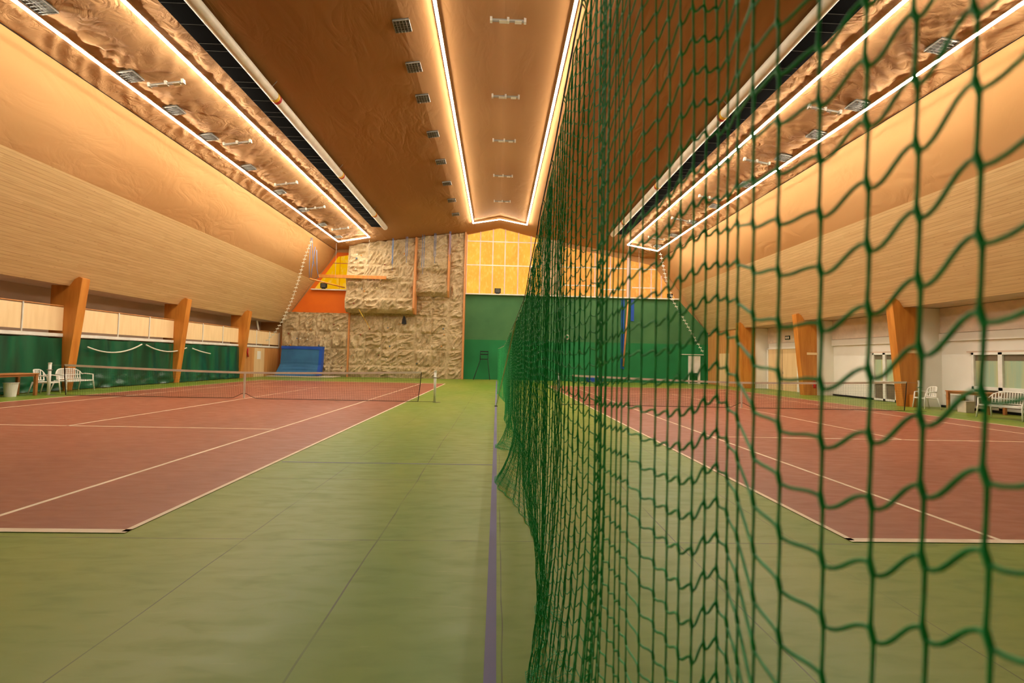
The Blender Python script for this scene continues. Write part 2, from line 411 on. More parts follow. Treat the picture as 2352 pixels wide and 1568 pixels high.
# heating duct: black band and pale pipe
for s, nm in ((-1, 'left'), (1, 'right')):
    t = empty('roof_duct', (s*8.0, 0, H+8.42), 'long black duct with a cream pipe hung above the %s court' % nm, 'duct')
    MB().box((-.36, -1.7, .05), (.4, 29.85, .2)).build('black_duct', 'black', t)
    pipe = MB().tube([(-s*.5, -1.7, .05), (-s*.5, 29.9, .05)], .165, 14).build('cream_pipe', 'pvc', t, smooth=True)
    y = 1.0
    w0 = MB().box((-.36, 0, .038), (.36, .008, .045)).build('cross_wire', 'wire', t); w0.location = (0, y, 0)
    while y < 29.2:
        y += .72 if int(y*7) % 3 else .3
        w1 = w0.copy(); col.objects.link(w1); w1.parent = t; w1.location = (0, y, 0)
    for y in (2.5, 8.6, 14.9, 21.2, 27.0):
        MB().tube([(-s*.5, y, .05), (-s*.5, y+.12, .05)], .172, 14).build('yellow_band', 'yellow', pipe)
        MB().tube([(-s*.5, y+.12, .05), (-s*.5, y+.24, .05)], .172, 14).build('red_band', 'red', pipe)
        zt = zroof(7.4)-(H+8.42)
        MB().tube([(-s*.72, y-.25, zt), (-s*.5, y-.25, .12)], .012, 5).tube([(-s*.3, y-.25, zt), (-s*.46, y-.25, .12)], .012, 5).build('hanger', 'steel', t)

# caged ceiling grilles
def make_grille():
    t = empty('ceiling_grille', (0, 0, 0), 'x', 'grille')
    a = .23
    MB().box((-a, -a, .0), (a, a, .03)).build('dark_mesh_pad', 'pad', t)
    f = MB()
    for p in ((-a, -a, a, -a), (a, -a, a, a), (a, a, -a, a), (-a, a, -a, -a)): f.tube([(p[0], p[1], -.02), (p[2], p[3], -.02)], .016, 5)
    f.build('frame', 'steel', t)
    w = MB()
    for k in range(1, 5): q = -a+2*a*k/5; w.tube([(q, -a, -.045), (q, a, -.045)], .006, 4); w.tube([(-a, q, -.045), (a, q, -.045)], .006, 4)
    w.build('wire_cage', 'steel', t); return t
G0 = make_grille(); first = True
def place_grille(x, y, label, group):
    global first
    o = G0 if first else copy_thing(G0); first = False
    z = zroof(x)-(.10 if abs(x) > 8 else .035)
    o.location = (x, y, z); o.rotation_euler = (0, math.atan(.154)*(1 if x > 0 else -1), 0)
    o['label'] = label; o['group'] = group
ys = [10.9, 13.6, 15.45, 17.3, 20.05, 22.95, 25.7, 28.5, 31.3]
for s, nm in ((-1, 'left'), (1, 'right')):
    for i, y in enumerate(ys):
        k = len(ys)-1-i
        place_grille(s*11.03, y, 'grey wire grille in the %s light loop, %s from the far wall' % (nm, ORD[k]), 'ceiling grilles in the %s light loop' % nm)
yc = [12.8, 14.65, 16.45, 19.1, 21.8, 24.5, 27.15, 29.8]
for i, y in enumerate(yc):
    place_grille(-2.92, y, 'grey wire grille left of the middle light strip, %s from the far wall' % ORD[len(yc)-1-i], 'ceiling grilles left of the middle light strip')
# unlit batten fittings
def make_batten():
    t = empty('batten_light', (0, 0, 0), 'x', 'light fitting')
    MB().tube([(-.5, 0, 0), (.5, 0, 0)], .045, 8).build('batten_tube', 'steel', t)
    for x in (-.26, .2): MB().box((x, -.06, -.05), (x+.22 if x < 0 else x+.2, .06, -.035)).build('reflector', 'alu', t)
    for x in (-.5, 0, .5): MB().box((x-.035, -.055, -.055), (x+.035, .055, .075)).build('clamp', 'alu', t)
    return t
B0 = make_batten(); fb_ = True
def place_batten(x, y, z, label, group):
    global fb_
    o = B0 if fb_ else copy_thing(B0); fb_ = False
    o.location = (x, y, z); o.rotation_euler = (0, 0 if abs(x) < 1 else math.atan(.154)*(1 if x > 0 else -1), 0)
    o['label'] = label; o['group'] = group
bc = [13.1, 17.0, 20.5, 24.5, 28.5]
for i, y in enumerate(bc): place_batten(.1, y, zroof(.5)-.09, 'unlit grey batten fitting under the roof ridge, %s from the far wall' % ORD[4-i], 'unlit battens under the ridge')
bs = [13.9, 17.7, 21.8, 25.3, 29.3]
for s, nm in ((-1, 'left'), (1, 'right')):
    for i, y in enumerate(bs): place_batten(s*10.2, y, zroof(10.2)-.24, 'unlit grey batten fitting inside the %s light loop, %s from the far wall' % (nm, ORD[4-i]), 'unlit battens in the %s light loop' % nm)

# timber columns
for s, nm in ((-1, 'left'), (1, 'right')):
    for i, y in enumerate((12.1, 17.9, 23.8, 29.6)):
        if y < 13 and True: continue
        mb = MB().prism_y([(s*16.15, 0), (s*16.85, 0), (s*16.85, 3.98), (s*16.25, 4.05), (s*15.86, 4.3), (s*15.72, 4.25)], y-.17, y+.17)
        nth = ('nearest', 'middle', 'farthest')[i-1]
        o = mb.build('timber_column', 'glulam', bevel=.012)
        tag(o, 'orange glued timber column tapering to the floor, %s of the three on the %s' % (nth, nm), 'column', 'timber columns on the %s side' % nm)
        if s > 0 and i < 3:
            b = MB().box((16.3, y-.20, 2.12), (16.85, y-.17, 2.24)).build('pale_plate', 'cream', o)
            b['label'] = 'pale plate across the column'
# corner timber wall parts
struct('wall_right', MB().box((16.25, 29.9, 0), (16.45, 34.85, 4.05)), 'oakboard', 'orange board partition in the far right corner')
struct('door_1', MB().box((16.18, 31.6, 0), (16.25, 32.9, 2.3)), 'door_wood', 'narrow pale door in the orange board partition')
struct('wall_left', MB().box((-16.45, 29.9, 0), (-16.3, 34.95, 1.98)), 'oakboard', 'orange board wall under the balcony at the far left corner')
d2 = struct('door_2', MB().box((-16.3, 31.3, 0), (-16.25, 32.6, 1.96)), 'door_wood', 'narrow pale door under the far end of the balcony')
MB().box((-16.25, 31.6, 1.2), (-16.23, 32.05, 1.75)).build('paper_notice', 'paint', d2)
# right aisle wall: piers, cornice, doors
for y in (17.9, 23.8, 29.6):
    struct('trim_5', MB().box((16.86, y-.1, 0), (17.8, y+.25, E3[1])), 'paint', 'white pier behind a timber column on the right')
struct('trim_6', MB().box((17.69, YB, 2.62), (17.8, 29.3, 2.92)), 'paint', 'white cornice along the right aisle wall')
struct('wall_right', MB().box((17.74, YB, 2.95), (17.8, 34, E3[1])), 'beige', 'upper band of the right aisle wall, shade under the planks tinted in')
struct('baseboard_right', MB().box((17.74, YB, 0), (17.8, 34.8, .09)), 'dark', 'dark skirting along the right aisle wall')
dd = struct('door_3', MB().box((17.66, 26.4, 0), (17.8, 29.3, 2.55)), 'door_wood', 'pale timber double door in the white right wall')
MB().box((17.62, 26.25, 0), (17.8, 26.4, 2.6)).box((17.62, 29.3, 0), (17.8, 29.42, 2.6)).box((17.62, 26.25, 2.55), (17.8, 29.42, 2.62)).build('door_frame', 'paint', dd)
MB().box((17.65, 27.84, 0), (17.665, 27.86, 2.5)).build('centre_gap', 'dark', dd)
MB().tube([(17.6, 27.7, 1.0), (17.6, 27.7, 1.15)], .015, 6).build('door_handle', 'steel', dd)
def glazed(name, y0, y1, z0, z1, nb, zmid, label):
    o = struct(name, MB().box((17.7, y0, z0), (17.79, y1, z1)), 'glass_dim', label)
    f = MB(); w = .09
    f.box((17.62, y0, z0), (17.72, y0+w, z1)).box((17.62, y1-w, z0), (17.72, y1, z1)).box((17.62, y0, z1-w), (17.72, y1, z1)).box((17.62, y0, z0), (17.72, y1, z0+w))
    for k in range(1, nb): y = y0+(y1-y0)*k/nb; f.box((17.62, y-w*.8, z0), (17.72, y+w*.8, z1))
    f.box((17.62, y0, zmid-.06), (17.72, y1, zmid+.06)); f.build('window_frame', 'white', o, bevel=.006)
    MB().box((17.69, y0+.05, z0+.05), (17.7, y1-.05, zmid)).build('lower_pane', 'glass_dark', o)
    MB().box((17.69, y0+.05, z1-.3), (17.7, y1-.05, z1-.1)).build('roller_blind', 'glass_dark', o)
    MB().box((17.66, y0-.2, z1), (17.81, y1+.2, z1+.06)).build('painted_reveal_shade', 'brownwall', o)  # solid brown strip standing in for the shade of the reveal
glazed('door_4', 19.7, 21.0, .02, 2.2, 2, .85, 'white framed glass door partly behind the nearest right column')
glazed('window_4', 11.6, 16.5, .1, 2.15, 5, .85, 'white framed sliding glass doors behind the right bench')
s_ = MB().box((17.7, 27.2, 3.12), (17.73, 27.65, 3.35)).build('exit_sign', 'signgreen'); tag(s_, 'small dark green exit sign above the pale double door', 'sign')
MB().box((17.69, 27.26, 3.17), (17.7, 27.4, 3.3)).box((17.69, 27.45, 3.17), (17.7, 27.6, 3.3)).build('pictogram', 'paint', s_)
s_ = MB().box((17.74, 24.5, 1.66), (17.79, 24.85, 1.84)).build('wall_notice', 'grey_box'); tag(s_, 'tiny notice on the white wall right of the middle right column', 'sign')
MB().prism_x([(24.6, 1.62), (24.75, 1.62), (24.68, 1.45)], 17.76, 17.79).build('pointer', 'red', s_)
# fire extinguisher beside the middle right column
t = empty('fire_extinguisher', (16.6, 23.45, .38), 'red fire extinguisher on the middle right timber column', 'fire extinguisher')
MB().lathe((0, 0, 0), [(.06, 0), (.075, .02), (.075, .36), (.05, .43), (.02, .46)], 14).build('cylinder', 'red', t, smooth=True)
MB().box((-.05, -.02, .46), (.06, .02, .5)).tube([(.04, 0, .48), (.1, 0, .4), (.09, 0, .15)], .01, 6).build('valve_and_hose', 'dark', t)
MB().box((-.02, .06, .1), (.02, .18, .16)).build('wall_hook', 'steel', t)

# far right: white door in the green wall, rail, blue straps and orange pole
d = struct('door_5', MB().box((14.7, 34.76, 0), (15.62, 34.85, 2.12)), 'white', 'white door in the green far wall by the right corner')
MB().box((14.78, 34.74, .06), (15.4, 34.76, .82)).build('green_lower_pane', mat('deep_green_pane', hx(2, 92, 42), .4), d)
MB().tube([(15.5, 34.72, 1.0), (15.5, 34.72, 1.14)], .012, 6).build('door_handle', 'steel', d)
t = empty('curtain_rail', (14.1, 34.6, 2.22), 'white wall rail above the white door in the far right corner', 'rail')
MB().tube([(0, 0, 0), (1.7, 0, 0)], .03, 6).build('rail', 'paint', t); MB().box((0, 0, -.03), (.06, .27, .03)).box((1.62, 0, -.03), (1.68, .27, .03)).build('bracket', 'steel', t)
t = empty('gym_pole', (9.75, 34.76, 1.2), 'long orange pole hanging against the green far wall right of the net', 'pole')
MB().tube([(-.1, 0, 0), (.22, 0, 5.1)], .07, 8).build('orange_pole', 'orangeboard', t, smooth=True)
for dx, nm in ((-.32, 0), (.42, 1)):
    o = MB().box((9.9+dx-.12, 34.78, 1.0 if nm == 0 else 4.7), (9.9+dx+.12, 34.85, 6.4)).build('blue_strap', 'blue')
    tag(o, 'blue hanging strap %s of the orange pole on the green wall' % ('left' if nm == 0 else 'right'), 'strap')
o = MB().box((6.8, 34.0, 0), (7.9, 34.7, .34)).build('crash_mat', 'blue', bevel=.04); tag(o, 'low dark blue mat on the floor by the green wall behind the divider net', 'mat')
t = empty('basketball_plate', (5.3, 34.83, 3.35), 'small round pale fitting high on the green wall behind the net', 'wall fitting')
MB().tube([(0, 0, 0), (0, -.06, 0)], .2, 16).build('disc', 'grey_box', t); MB().tube([(0, -.06, 0), (0, -.1, 0)], .11, 12).build('socket', 'greenwall', t)
t.name = 'wall_fitting'
# umpire chair
t = empty('umpire_chair', (-1.0, 34.2, 0), 'tall thin dark umpire chair against the green far wall', 'chair')
for x, y, lx, ly in ((-.72, -.45, -.22, -.1), (-.72, .45, -.22, .2), (.5, -.45, .3, -.1), (.5, .45, .3, .2)):
    MB().tube([(x, y, 0), (lx, ly, 1.55)], .018, 6).build('leg', 'dark', t)
MB().box((-.28, -.2, 1.5), (.34, .25, 1.56)).build('seat', 'dark', t)
MB().tube([(-.25, .23, 1.55), (-.25, .25, 2.15)], .02, 6).tube([(.32, .23, 1.55), (.32, .25, 2.15)], .02, 6).box((-.27, .22, 1.85), (.34, .26, 1.93)).box((-.27, .22, 2.06), (.34, .26, 2.14)).build('backrest', 'dark', t)
MB().tube([(-.25, .23, 1.8), (-.25, -.2, 1.8), (-.25, -.2, 1.55)], .02, 6).build('armrest', 'dark', t); MB().tube([(.32, .23, 1.8), (.32, -.2, 1.8), (.32, -.2, 1.55)], .02, 6).build('armrest', 'dark', t)

# ------------------------------------------------------------------ courts
def court(xin, sgn, y0, label, nm):
    # xin: doubles sideline next to the net; sgn: direction away from the middle
    t = empty('tennis_court', (xin+sgn*5.485, y0+11.885, 0), label, 'tennis court', 'red tennis courts')
    X = lambda a: sgn*(a-5.485); Y = lambda b: b-11.885
    MB().box((X(0), Y(0), 0.0015), (X(10.97), Y(23.77), .004)).build('red_surface', 'court', t)
    L = MB(); z0, z1, w = .003, .0065, .05
    def ln(a, b, c, d): L.box((X(a), Y(b), z0), (X(c), Y(d), z1))
    ln(0, 0, w, 23.77); ln(10.97-w, 0, 10.97, 23.77); ln(0, -.03, 10.97, .05); ln(0, 23.69, 10.97, 23.77)
    L.build('boundary_lines', 'line', t)
    L = MB(); z1 = .006
    ln(1.372, .05, 1.372+w, 23.69); ln(9.598-w, .05, 9.598, 23.69); ln(1.372, 5.485, 9.6, 5.485+w); ln(1.372, 18.285-w, 9.6, 18.285); ln(5.46, 5.485, 5.51, 18.285)
    L.build('inner_lines', 'line', t)
    # net
    yn = y0+11.885; xm = xin+sgn*5.485; hw = 5.95
    n = empty('tennis_net', (xm, yn, 0), 'black tennis net with white headband across the %s court' % nm, 'tennis net', 'tennis nets')
    top = lambda x: .914+.13*(abs(x)/hw)**1.5
    bot = lambda x: .02+.2*max(0, 1-abs(x)/.42)**1.3
    A = []; B = []
    x = -hw
    k = int(2*hw/.06)
    xs = [-hw+2*hw*i/k for i in range(k+1)]
    rows = 17
    def pt(x, j): f = j/rows; return (x-math.copysign(.09, x)*(1-f)*(abs(x)/hw)**8, 0, bot(x)+(top(x)-bot(x))*f)
    for i, x in enumerate(xs):
        for j in range(rows):
            A.append(pt(x, j)); B.append(pt(x, j+1))
            if i < k: A.append(pt(x, j)); B.append(pt(xs[i+1], j))
    seg_mesh('netting', np.array(A), np.array(B), .0026, 3, 'netblack', n)
    pts = [(x, 0, top(x)-.03) for x in np.linspace(-hw, hw, 25)]
    mb = MB()
    for a, b in zip(pts[:-1], pts[1:]):
        mb.quadbox([(a[0], -.008, a[2]-.035), (b[0], -.008, b[2]-.035), (b[0], .008, b[2]-.035), (a[0], .008, a[2]-.035), (a[0], -.008, a[2]+.035), (b[0], -.008, b[2]+.035), (b[0], .008, b[2]+.035), (a[0], .008, a[2]+.035)])
    mb.build('headband', 'tape', n)
    MB().box((-.03, -.014, .02), (.03, .014, .9)).build('centre_strap', 'tape', n)
    MB().tube([(x, 0, bot(x)) for x in np.linspace(-hw+.09, hw-.09, 80)], .009, 5).build('bottom_cord', 'netblack', n)
    for s in (-1, 1):
        MB().tube([(s*hw, 0, top(hw)-.03), (s*(hw-.03), 0, .6), (s*(hw-.09), 0, .02)], .014, 6).build('side_cord', 'netblack', n)
        MB().tube([(s*(hw-.09), 0, .02), (s*6.42, 0, .02), ], .006, 5).build('floor_tie', 'netblack', n)
        MB().tube([(s*hw, 0, top(hw)-.03), (s*6.42, 0, 1.0)], .004, 5).build('top_tie', 'steel', n)
        inner = (s == -sgn)
        p = empty('net_post', (xm+s*6.425, yn, 0), 'white net post at the %s end of the %s court net' % ('inner' if inner else 'outer', nm), 'net post', 'net posts')
        MB().tube([(0, 0, 0), (0, 0, 1.05)], .045, 12).build('post', 'white', p, smooth=True)
        MB().tube([(0, 0, 1.04), (0, 0, 1.09)], .052, 12).build('cap', 'white', p)
        wn = MB().tube([(0, 0, .83), (0, 0, .86)], .06, 10).build('winch', 'steel', p)
        MB().tube([(-.1, 0, .845), (.1, 0, .845)], .012, 6).build('winch_crank', 'steel', wn)
        MB().box((-.06, -.05, 0), (.2, .05, .012)).build('base_plate', 'steel', p)

def seg_mesh(name, A, B, r, k, m, parent=None, smooth=True):
    A = np.asarray(A, float); B = np.asarray(B, float); n = len(A)
    r = np.broadcast_to(np.asarray(r, float), (n,))
    d = B-A; d /= np.linalg.norm(d, axis=1)[:, None]+1e-12
    ref = np.where(np.abs(d[:, 2:3]) < .85, np.array([[0, 0, 1.]]), np.array([[1., 0, 0]]))
    a = np.cross(d, ref); a /= np.linalg.norm(a, axis=1)[:, None]; b = np.cross(d, a)
    t = 2*np.pi*np.arange(k)/k
    off = (a[:, None]*np.cos(t)[None, :, None]+b[:, None]*np.sin(t)[None, :, None])*r[:, None, None]
    V = np.concatenate([A[:, None]+off, B[:, None]+off], 1).reshape(-1, 3)
    base = (np.arange(n)*2*k)[:, None, None]; q = np.arange(k); w = (q+1) % k
    Q = np.stack([q, w, w+k, q+k], 1)[None]+base; Q = Q.reshape(-1, 4)
    return raw_mesh(name, V, Q, m, parent, smooth)
def raw_mesh(name, V, Q, m, parent=None, smooth=True):
    me = bpy.data.meshes.new(name)
    me.vertices.add(len(V)); me.vertices.foreach_set('co', V.astype(np.float32).ravel())
    me.loops.add(Q.size); me.loops.foreach_set('vertex_index', Q.astype(np.int32).ravel())
    me.polygons.add(len(Q)); me.polygons.foreach_set('loop_start', np.arange(0, Q.size, 4, dtype=np.int32))
    me.polygons.foreach_set('loop_total', np.full(len(Q), 4, dtype=np.int32))
    me.update(calc_edges=True)
    if smooth: me.polygons.foreach_set('use_smooth', np.ones(len(Q), dtype=bool))
    me.materials.append(M[m]); o = bpy.data.objects.new(name, me); col.objects.link(o)
    if parent is not None: o.parent = parent
    return o
court(-3.052, -1, 3.99, 'red tennis court with cream lines left of the green divider net', 'left')
court(3.09, 1, 3.944, 'red tennis court with cream lines right of the green divider net', 'right')
o = MB().box((-.03, YB, .0005), (.03, 33, .003)).build('floor_line', 'purple'); tag(o, 'faded purple line on the green floor beneath the divider net', 'floor line')
o = MB().box((-3, 6.62, .0005), (-.03, 6.645, .002)).build('floor_line', 'purple'); tag(o, 'thin faint purple line crossing the green strip left of the divider net', 'floor line')
o = MB().lathe((0, 14.9, 0), [(.05, 0), (.05, .02), (.03, .03)], 12).build('floor_anchor', 'dark'); tag(o, 'small dark floor anchor at the foot of the slanting guy rope', 'anchor')
o = MB().tube([(.01, 14.9, .03), (.04, 13.6, .30), (.26, 6.55, 2.07)], .013, 6).build('guy_rope', 'ropegreen', smooth=True); tag(o, 'pale slanting guy rope from the floor anchor to the divider net', 'rope')

# ------------------------------------------------------------------ divider net
def interp(x, xs, ys_): return float(np.interp(x, xs, ys_))
cabY = [-1.8, 0, 1.46, 1.59, 1.89, 2.16, 2.95, 3.16, 3.78, 4.17, 4.61, 6.5, 7.7, 16, 24]
cabZ = [2.95, 2.82, 2.70, 2.685, 2.616, 2.55, 2.436, 2.37, 2.28, 2.17, 2.11, 2.08, 2.07, 2.04, 2.06]
cable = MB().tube([(.256 if y < 17 else .256-.036*(y-17), y, z) for y, z in zip(cabY, cabZ)], .004, 6).build('support_cable', 'dark'); tag(cable, 'thin dark sagging steel cable carrying the green divider net', 'cable')
hemY = [0, 1.1, 2.21, 2.33, 2.59, 2.81, 2.9, 3.0, 3.48, 4.14, 4.93, 5.46, 5.81, 6.24, 6.48, 6.75, 7.2, 7.57, 7.99, 8.47, 9.44, 10.5, 11.6, 15.1, 18, 21.6]
hemX = [.27, .12, .174, .242, .31, .263, .295, .362, .361, .338, .203, .036, .009, .113, .342, .6, .5, .35, .0, .181, .4, .267, .214, .40, .2, .0]
near = [  # X, Y, row offset of the nearest strands
 (.276, -.70, .10), (.276, -.655, .09), (.276, -.61, .08), (.276, -.565, .08), (.276, -.52, .075), (.276, -.475, .07), (.276, -.43, .07), (.276, -.385, .065), (.276, -.34, .06), (.276, -.295, .055),
 (.276, -.25, .05), (.276, -.205, .06), (.276, -.16, .07), (.276, -.115, .08), (.276, -.07, .09), (.276, -.025, .09), (.276, .02, .09), (.276, .065, .09),
 (.276, .11, .09), (.277, .155, .088), (.277, .20, .082), (.276, .252, .075), (.2755, .29, .0566), (.263, .316, .041), (.254, .352, .031), (.246, .393, .037), (.250, .44, .048),
 (.277, .52, .073), (.293, .575, .083), (.295, .605, .09), (.276, .60, .0866), (.254, .588, .0754), (.246, .61, .070), (.245, .65, .063), (.241, .69, .0605), (.232, .73, .0605), (.232, .80, .060),
 (.232, .845, .057), (.231, .875, .053), (.230, .91, .05), (.229, .955, .046)]
S = list(near)
# gathered bundle
for i, yy in enumerate((.983, .988, .993, 1.012, 1.03, 1.05, 1.07, 1.076, 1.082)): S.append((.2345+.0012*((i % 3)-1), yy, .047+.006*math.sin(i*1.7)))
y = 1.11; i = 0
bundles = (2.35, 4.4)
while y < 21.0:
    drift = interp(y, [0, 5, 10, 17, 21], [.255, .262, .27, .27, .07])
    amp = .004 if y < 3.5 else .008 if y < 8 else .03
    x = drift+amp*math.sin(y*10.5+1.2*math.sin(y*2.3))+.006*math.sin(i*2.1)
    near_b = min(abs(y-b) for b in bundles)
    dy = .028 if near_b > .05 else .016
    if y > 8: dy = .034
    S.append((x, y, .045+(.007 if i % 2 else -.007)+.015*math.sin(y*3.1))); y += dy; i += 1
NS = len(S); CELL = .045
rows_hi = 28; rows_lo = -33      # row index relative to eye height
divider = empty('divider_net', (0, 0, 0), 'green knotted divider net hanging between the two courts', 'net')
def strand_pt(x0, y0, z):
    ztop = interp(y0, cabY, cabZ)
    x, y = x0, y0
    if z > 2.0 and y0 > 1.2:      # drawn towards the cable
        t = min(1, (z-2.0)/max(.2, ztop-2.0)); x = x0+(.27-x0)*t*.6
    if y0 < .9: y = y0*(1+.06*max(0, (z-1.9)/.6)) if y0 > 0 else y0
    if y0 > .9:
        zl = 1.25 if y0 < 2.6 else .75
        if z < zl:
            t = (zl-z)/zl; xh = interp(y0, hemY, hemX)+.012*math.sin(y0*23)
            x = x0+(xh-x0)*t**2.0
    return (x, y, max(z, .006))
An, Bn, An2, Bn2 = [], [], [], []
Kn = []
top_pts = []
prev = None
fine_v = []; 
V_near, Q_near, vn = [], [], 0
def add_tube(pts, rad, k=6):
    global vn
    P = np.array(pts, float); n = len(P)
    d = np.gradient(P, axis=0); d /= np.linalg.norm(d, axis=1)[:, None]+1e-12
    md = P[-1]-P[0]
    ref = np.array([0, 0, 1.]) if abs(md[2]) < .7*np.linalg.norm(md) else np.array([1., 0, 0])
    a = np.cross(d, ref); a /= np.linalg.norm(a, axis=1)[:, None]+1e-9; b = np.cross(d, a)
    t = 2*np.pi*np.arange(k)/k; r = np.asarray(rad)[:, None, None]
    V = P[:, None]+(a[:, None]*np.cos(t)[None, :, None]+b[:, None]*np.sin(t)[None, :, None])*r
    q = np.arange(k); w = (q+1) % k
    Q = (np.stack([q, w, w+k, q+k], 1)[None]+(np.arange(n-1)*k)[:, None, None]).reshape(-1, 4)+vn
    V_near.append(V.reshape(-1, 3)); Q_near.append(Q); vn += n*k
CR = .0016
zrow = lambda s, k: H+k*CELL+s[2]
hem_line = []
for si, s in enumerate(S):
    ztop = interp(s[1], cabY, cabZ)-.01
    # scallop between hooks
    hk = (s[1] % .42)/.42; ztop -= .035*math.sin(PI*hk)
    ks = [k for k in range(rows_lo-2, rows_hi+4) if .0 < zrow(s, k) < ztop]
    fine = s[1] < 1.35
    kk = 6
    if fine:
        pts = []; rad = []
        for k in ks:
            z = zrow(s, k)
            for dz, rr in ((-.006, .9), (-.003, 1.35), (.0035, 1.4), (.0075, .9), (.02, .8)):
                pts.append(strand_pt(s[0], s[1], z+dz)); rad.append(CR*rr)
                if s[1] < 1.0: pts[-1] = (pts[-1][0], pts[-1][1]+(0 if dz > .01 else .0011 if dz > 0 else -.0011), pts[-1][2])
        pts.append(strand_pt(s[0], s[1], ztop)); rad.append(CR)
        add_tube(pts, rad)
    else:
        zs = [.004]+[zrow(s, k) for k in ks]+[ztop]
        P = [strand_pt(s[0], s[1], z) for z in zs]
        # jitter of slack cords
        if 1.35 <= s[1]: P = [(p[0]+.002*math.sin(q*1.9+si), p[1]+.0015*math.sin(q*2.7+si*1.3), p[2]) for q, p in enumerate(P)]
        An += P[:-1]; Bn += P[1:]
    top_pts.append(strand_pt(s[0], s[1], ztop)); hem_line.append(strand_pt(s[0], s[1], .006))
    if prev is not None:
        for k in ks:
            z = zrow(s, k); zp = zrow(prev, k)
            if zp > interp(prev[1], cabY, cabZ)-.02: continue
            a = np.array(strand_pt(prev[0], prev[1], zp)); b = np.array(strand_pt(s[0], s[1], z))
            if fine:
                # S-curved cord: leaves the upper side of the nearer knot, joins the lower side of the farther one
                a2 = a+np.array([0, 0, .0035]); b2 = b+np.array([0, 0, -.003])
                if s[1] < 1.0: a2[1] += .0011; b2[1] -= .0011
                t = np.linspace(0, 1, 8)[:, None]; sm = t*t*(3-2*t)
                flat = a2*(1-t)+b2*t; flat[:, 2:3] = a2[2]*(1-sm)+b2[2]*sm
                gap = np.linalg.norm((b-a)[:2])
                sag = max(0, .042-gap)*.12
                flat[:, 2:3] -= np.sin(np.pi*t)*sag
                flat[:, 2:3] += np.sin(2*np.pi*t)*.001
                add_tube(flat, np.full(8, CR))
            else:
                md = (a+b)/2; md[2] -= .008
                An2 += [tuple(a), tuple(md)]; Bn2 += [tuple(md), tuple(b)]
    prev = s
raw_mesh('netting', np.concatenate(V_near), np.concatenate(Q_near), 'greencord', divider)
seg_mesh('netting', An+An2, Bn+Bn2, .0018, 3, 'greencord', divider)
MB().tube(hem_line[::2], .0035, 5).build('hem_cord', 'greencord', divider)
MB().tube([p for p in top_pts[::2]], .0035, 5).build('top_cord', 'ropegreen', divider)
hk = MB()
for j in range(0, 34):
    y = .2+j*.42 if j < 18 else 7.8+(j-18)*.84
    z = interp(y, cabY, cabZ)
    x = .256 if y < 17 else .256-.036*(y-17)
    hk = MB().tube([(x, y, z+.006), (x+.008, y, z-.008), (x+.014, y, z-.04), (x-.002, y, z-.014), (x, y, z+.006)], .003, 5)
    hk.build('net_hook', 'ropegreen', divider)
# loose gathers of netting lying on the floor along the hem
def gather(cx, cy, dx, dy, n, name_i):
    A, B = [], []
    for i in range(n):
        for j in range(n):
            def p(i, j):
                u = i/n; v = j/n; ww = .03*math.sin(u*9+v*4+name_i)+.02
                return (cx+dx*u*(1-.35*v), cy+dy*(v-.5)*(.25+.75*u), max(.006, .012+ww*u*(1-u)*2.2))
            A.append(p(i, j)); B.append(p(i+1, j)); A.append(p(i, j)); B.append(p(i, j+1))
    seg_mesh('loose_fold', A, B, .0015, 3, 'greencord', divider)
gather(.0, 5.8, .28, 1.1, 14, 1); gather(.0, 8.0, .4, 1.3, 14, 2); gather(.26, 2.8, .18, .35, 9, 3); gather(.17, 2.2, .3, .5, 9, 4); gather(.0, 20.3, .3, 1.6, 10, 5)

# ------------------------------------------------------------------ left aisle
bal = empty('balcony', (-16.34, 16, 0), 'cream panelled balcony with white posts along the left wall', 'balcony')
MB().box((-.02, -17.6, 2.0), (-1.44, 18.9, 2.12)).build('floor_slab', 'paint', bal)
MB().box((-.04, -17.7, 2.02), (.03, 18.9, 2.14)).build('edge_beam', 'white', bal)
py = [-1.7+16*0, .2, 2.1, 4.0, 5.9, 7.8, 9.7, 11.6, 13.4, 14.9, 16.6, 18.4, 20.7, 22.5, 24.2, 26.5, 28.4, 30.2, 32.3, 34.1, 34.9]
py = [p_*.978 for p_ in py[:-1]]+[34.8]
for a, b in zip(py[:-1], py[1:]):
    MB().box((-.03, a-16+.03, 2.24), (0, b-16-.03, 3.12)).build('panel', 'cream', bal)
for y_ in py: MB().tube([(.015, y_-16, 2.08), (.015, y_-16, 3.17)], .022, 6).build('railing_post', 'white', bal)
MB().tube([(-.02, -17.7, 3.17), (-.02, 18.8, 3.17)], .022, 6).build('handrail', 'oakboard', bal)
# white raking struts behind the balcony
for y_, lean in ((32.0, .55), (33.3, -.55)):
    o = MB().tube([(-16.9, y_-lean-.5, 2.15), (-16.9, y_+lean*.3-.5, 3.9)], .07, 4).build('raking_strut', 'white'); tag(o, 'white slanting strut behind the balcony by the far left corner, the %s one' % ('nearer' if lean > 0 else 'farther'), 'strut')
